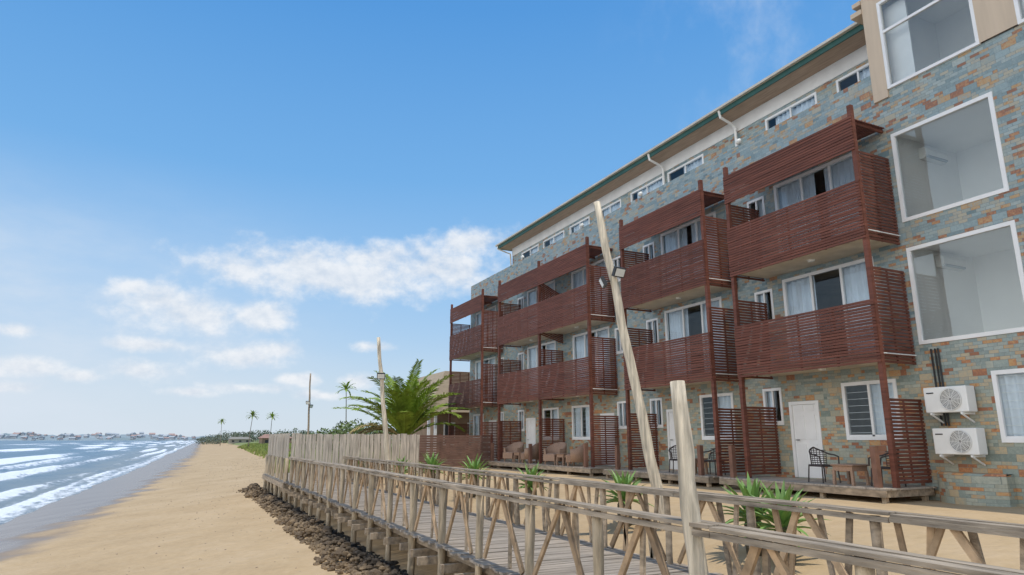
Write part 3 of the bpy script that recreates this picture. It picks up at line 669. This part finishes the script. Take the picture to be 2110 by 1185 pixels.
def palm(label,base,h,L,n,nl,dry=0,single=True,lw=.045,group=None,lean=(0,0),emin=6,curl=(50,85)):
    t=thing('coconut_palm',label,'palm tree',base,group=group); mb=MB(); N=8
    top=Vector((lean[0],lean[1],h)); k0=min(1,L/3.)
    mb.tube([(top.x*(k/N)**1.6,top.y*(k/N)**1.6,h*k/N-.1*(k==0)) for k in range(N+1)],[.17*(1-.4*k/N)*(1.6 if k==0 else 1)*(k0 if h>4 else 1) for k in range(N+1)],8); mb.build('trunk',M['trunk'],t,True)
    cm=MB()
    for k in range(n):
        isd=k>=n-dry; mb=MB() if single else cm; az=k*2.399+U(-.2,.2); el=R(88-(88-emin)*(k/n)**.9+U(-6,6)) if not isd else R(U(10,35))
        if isd: az=R(165+U(-35,35))
        frond(mb,top+Vector((cos(az)*.06,sin(az)*.06,0)),az,el,L*U(.85,1.1)*(.8 if isd else 1),nl,L*.22,R(U(*curl)) if not isd else R(95),lw)
        if single:
            o=mb.build('frond',M['palmdry' if isd else 'palm'],t)
            if isd: o['label']='dry yellow frond'
    if not single: cm.build('crown',M['palm'],t)
    return t
palm('bushy coconut palm with arching fronds behind the plank fence by the hotel',(10.9,36,-1.4),1.5,4.1,40,40,5,True,.055,None,(0,0),26,(35,75))
for (px,py),Y,L,l in (((718,803),90,1.4,'tall thin coconut palm rising left of the bushy palm'),((517,858),200,1.9,'slim coconut palm left of the red roofed house'),((560,860),180,1.6,'slim coconut palm directly behind the red roofed house'),((458,870),350,2.2,'small distant coconut palm far along the beach, left of the others')):
    d=ray(px,py); p=d*(Y/d.y); g=gz(p.x,p.y); palm(l,(p.x,p.y,g),p.z-g,L,18,14,0,False,.06+Y*.0003,None,(U(-.5,.5),0),-15)
def tree(name,label,cat,base,h,rx,rz,n,ls,m,group=None):
    t=thing(name,label,cat,base,group=group); mb=MB(); mb.tube([(0,0,-.2),(.05*h,0,h*.35),(.02*h,.03*h,h*.75)],[.05*h*.6,.03*h,.012*h],7)
    for k in range(4): a=k*1.7; mb.tube([(.05*h,0,h*.35),(rx*.6*cos(a),rx*.6*sin(a),h*.75)],[.018*h,.008*h],5)
    mb.build('trunk',M['trunk'],t)
    mb=MB(); lumps=[(Vector((U(-.75,.75)*rx,U(-.75,.75)*rx,h-rz+U(-.6,.6)*rz)),U(.3,.6)) for _ in range(11)]
    for k in range(n):
        c,r=rnd.choice(lumps); d=Vector((rnd.gauss(0,1),rnd.gauss(0,1),rnd.gauss(0,1))).normalized()*U(.5,1)**.5
        p=c+Vector((d.x*rx*r,d.y*rx*r,d.z*rz*r)); p.z=max(p.z,.05); a=Vector((U(-1,1),U(-1,1),U(-1,1))).normalized(); b=a.cross(d).normalized(); s=ls*U(.6,1.3)
        mb.quad(p-a*s,p-b*s*.5,p+a*s,p+b*s*.5)
    mb.build('crown',m,t); return t
for px,Y,h in ((655,78,2.4),(672,84,3.0),(700,72,2.8),(725,66,3.2),(748,70,3.4),(768,62,2.8),(790,64,3.0),(860,60,3.0),(640,95,2.6)):
    d=ray(px,890); p=d*(Y/d.y); tree('bush','leafy green bush in the row beyond the plank fence','bush',(p.x,p.y,gz(p.x,p.y)),h,h*.62,h*.5,650,.17,M['leaf'],'green bushes beyond the plank fence')
for px,Y,h in ((418,520,7),(428,500,8),(440,480,8),(452,460,7),(466,440,9),(480,430,8),(493,410,7),(507,390,8),(522,380,7),(535,400,9),(548,420,8),(566,380,8),(583,360,7),(600,340,8),(618,300,6),(632,280,6)):
    d=ray(px,897); p=d*(Y/d.y); tree('distant_tree','hazy round tree in the distant line behind the beach','tree',(p.x,p.y,gz(p.x,p.y)),h*.8,h*.7,h*.45,380,.5,M['leaf2'],'hazy trees in the distant line behind the beach')
# houses near the palms
bh=thing('garden_house','brown house with a steep tan roof beside the far end of the hotel','house',(17.5,46,-1.3),world=True)
mb=MB(); mb.box(14.9,21,42.5,50,-1.6,2.2); mb.build('wall',M['claywall'],bh)
mb=MB(); mb.v=[(14.1,41.6,1.75),(14.1,50.6,1.75),(21.8,41.6,1.75),(21.8,50.6,1.75),(15.5,42.4,4.5),(15.5,49.8,4.5),(20.4,42.4,4.5),(20.4,49.8,4.5)]; mb.f=[(0,4,5,1),(2,3,7,6),(0,2,6,4),(1,5,7,3),(4,6,7,5),(0,1,3,2)]; mb.build('roof',M['thatch'],bh)
for x in (15.5,17.2): 
    mb=MB(); mb.box(x,x+.8,42.42,42.49,-.4,1.1); w=mb.build('window',M['white'],bh); mb=MB(); mb.box(x+.08,x+.72,42.405,42.418,-.32,1.02); mb.build('pane',M['dark'],w)
for x in (14.3,14.75): mb=MB(); mb.box(x-.08,x+.08,41.9,42.06,-1.5,1.75); mb.build('column',M['white'],bh)
def simple_house(name,label,px0,px1,py,Y,h,wm,rm,dep):
    d=ray(px0,py); a=d*(Y/d.y); d=ray(px1,py); b=d*(Y/d.y); z0=gz((a.x+b.x)/2,Y)-.3
    t=thing(name,label,'house',((a.x+b.x)/2,Y,z0),world=True); z1=z0+h
    mb=MB(); mb.box(a.x,b.x,Y,Y+dep,z0,z1); mb.build('wall',wm,t)
    mb=MB(); e=.5; ym=Y+dep/2; mb.v=[(a.x-e,Y-e,z1),(b.x+e,Y-e,z1),(b.x+e,Y+dep+e,z1),(a.x-e,Y+dep+e,z1),(a.x+1,ym,z1+h*.55),(b.x-1,ym,z1+h*.55)]; mb.f=[(0,1,5,4),(2,3,4,5),(1,2,5),(3,0,4),(3,2,1,0)]; mb.build('roof',rm,t)
    n=3
    for i in range(n):
        x=a.x+(b.x-a.x)*(i+.5)/n; mb=MB(); mb.box(x-.5,x+.5,Y-.05,Y-.005,z0+h*.35,z0+h*.75); mb.build('window',M['dark'],t)
simple_house('beach_house','low brown house with a red tiled roof among the distant trees',541,601,893,200,2.0,M['claywall'],M['tile'],8)
simple_house('low_building','low tan building left of the red roofed house by the beach',474,518,896,330,1.9,M['fartan'],M['farbrown'],8)
# ------------------------------------------------------------------ light
sd=Vector((.10,-.28,1)).normalized(); el=math.asin(sd.z); az=math.atan2(sd.x,sd.y)
L=bpy.data.lights.new('sun','SUN'); L.energy=3.0; L.angle=R(.53); L.color=(1,.94,.84); so=bpy.data.objects.new('sun',L); col.objects.link(so); so.rotation_euler=(-sd).to_track_quat('-Z','Y').to_euler()
w=bpy.data.worlds.new('World'); S.world=w; w.use_nodes=True; t=NT(w.node_tree); bg=t.n['Background']; bg.inputs['Strength'].default_value=.15
K=1/.15
def kk(*c): return tuple(x*K for x in c)
sk=t.new('ShaderNodeTexSky'); sk.sky_type='NISHITA'; sk.sun_disc=False; sk.sun_elevation=el; sk.sun_rotation=az; sk.air_density=1.; sk.dust_density=.6; sk.ozone_density=2.
g=t.new('ShaderNodeTexCoord').outputs['Generated']; sp=t.new('ShaderNodeSeparateXYZ'); t.l.new(g,sp.inputs[0])
AZ=t.m('ARCTAN2',sp.outputs[0],sp.outputs[1]); EL=t.m('ARCSINE',sp.outputs[2])
grad=t.ramp(EL,[(0,(.60,.72,.83)),(.08,(.50,.67,.85)),(.22,(.32,.57,.88)),(.38,(.175,.45,.84)),(.62,(.085,.33,.76)),(1.,(.06,.25,.62))])
grad=t.mix(1.,grad,(K,K,K),'MULTIPLY')
base=t.mix(.86,sk.outputs[0],grad)
ae=t.new('ShaderNodeCombineXYZ'); t.l.new(AZ,ae.inputs[0]); t.l.new(EL,ae.inputs[1]); ae=ae.outputs[0]
def azel(px,py): d=ray(px,py).normalized(); return math.atan2(d.x,d.y),math.asin(d.z)
blobs=[(700,570,290,55),(500,555,90,42),(880,560,170,55),(985,500,95,34),(610,545,120,42),(745,530,110,38),(400,650,150,42),(330,620,80,38),(530,650,100,34),(490,735,110,30),(290,765,80,26),(310,712,100,16),(575,722,60,22),(775,715,50,13),(40,755,80,20),(170,775,48,14),(40,800,60,14),(510,800,90,13),(620,782,55,14),(735,785,45,16),(275,590,46,24),(660,815,60,11),(390,808,60,11),(30,680,50,16)]
cur=None
for (px,py,hw,hh) in blobs:
    a,e=azel(px,py); a2,_=azel(px+hw,py); _,e2=azel(px,py-hh)
    v=t.vm('MULTIPLY',t.vm('SUBTRACT',ae,(a,e,0)),(1/abs(a2-a),1/abs(e2-e),0)); q=t.vm('LENGTH',v,None,1)
    cur=q if cur is None else t.m('SMOOTH_MIN',cur,q,.25)
shape=t.m('MULTIPLY',t.m('SUBTRACT',1.12,cur),.62)
st=t.vm('MULTIPLY',ae,(1,1.3,1))
n1=t.noise(st,15,10,.6); n1b=t.noise(t.vm('ADD',st,(.003,.014,0)),15,10,.6)
dens=t.m('ADD',t.m('MAXIMUM',shape,-.9),t.m('MULTIPLY',t.m('SUBTRACT',n1,.5),1.9))
mask=t.m('MULTIPLY',t.ss(dens,-.12,.62),.88)
lit=t.m('ADD',t.m('MULTIPLY',t.m('SUBTRACT',n1,n1b),3.2),t.m('MULTIPLY_ADD',dens,-.12,.72),clamp=True)
ccol=t.mix(lit,kk(.62,.70,.81),kk(.90,.92,.95))
# thin veils
vs=t.vm('MULTIPLY',ae,(1.6,4.,1)); veil=t.ss(t.noise(vs,2.6,6,.6),.35,.75)
lowl=t.m('MULTIPLY',t.ss(EL,.38,.14),t.ss(AZ,.36,-.25)); 
vr=t.vm('MULTIPLY',t.vm('ADD',ae,(0,0,3)),(2.6,2.2,1)); vein=t.ss(t.noise(vr,3.1,8,.62),.42,.85)
a0,e0=azel(1540,120); dv=t.vm('LENGTH',t.vm('MULTIPLY',t.vm('SUBTRACT',ae,(a0,e0,0)),(3.8,3.6,0)),None,1); cir=t.m('MULTIPLY',t.m('MULTIPLY',t.ss(dv,1.,.1),vein),.5)
vm_=t.m('ADD',t.m('MULTIPLY',t.m('MULTIPLY_ADD',veil,.55,.38),lowl),cir,clamp=True)
base=t.mix(t.m('MULTIPLY',t.ss(EL,.16,-.02),.65),base,kk(.66,.74,.82))
c=t.mix(vm_,base,kk(.70,.78,.88)); c=t.mix(mask,c,ccol)
# unseen bright sky bank added seaward and behind, fills the shaded facade
fill_side=t.m('MULTIPLY',t.ss(t.vm('DOT_PRODUCT',g,(-.94,-.34,0),1),.42,.80),t.ss(EL,1.15,.5))
bank=t.m('MULTIPLY',fill_side,t.m('MULTIPLY_ADD',t.ss(t.noise(g,2.2,6),.3,.6),.4,.6))
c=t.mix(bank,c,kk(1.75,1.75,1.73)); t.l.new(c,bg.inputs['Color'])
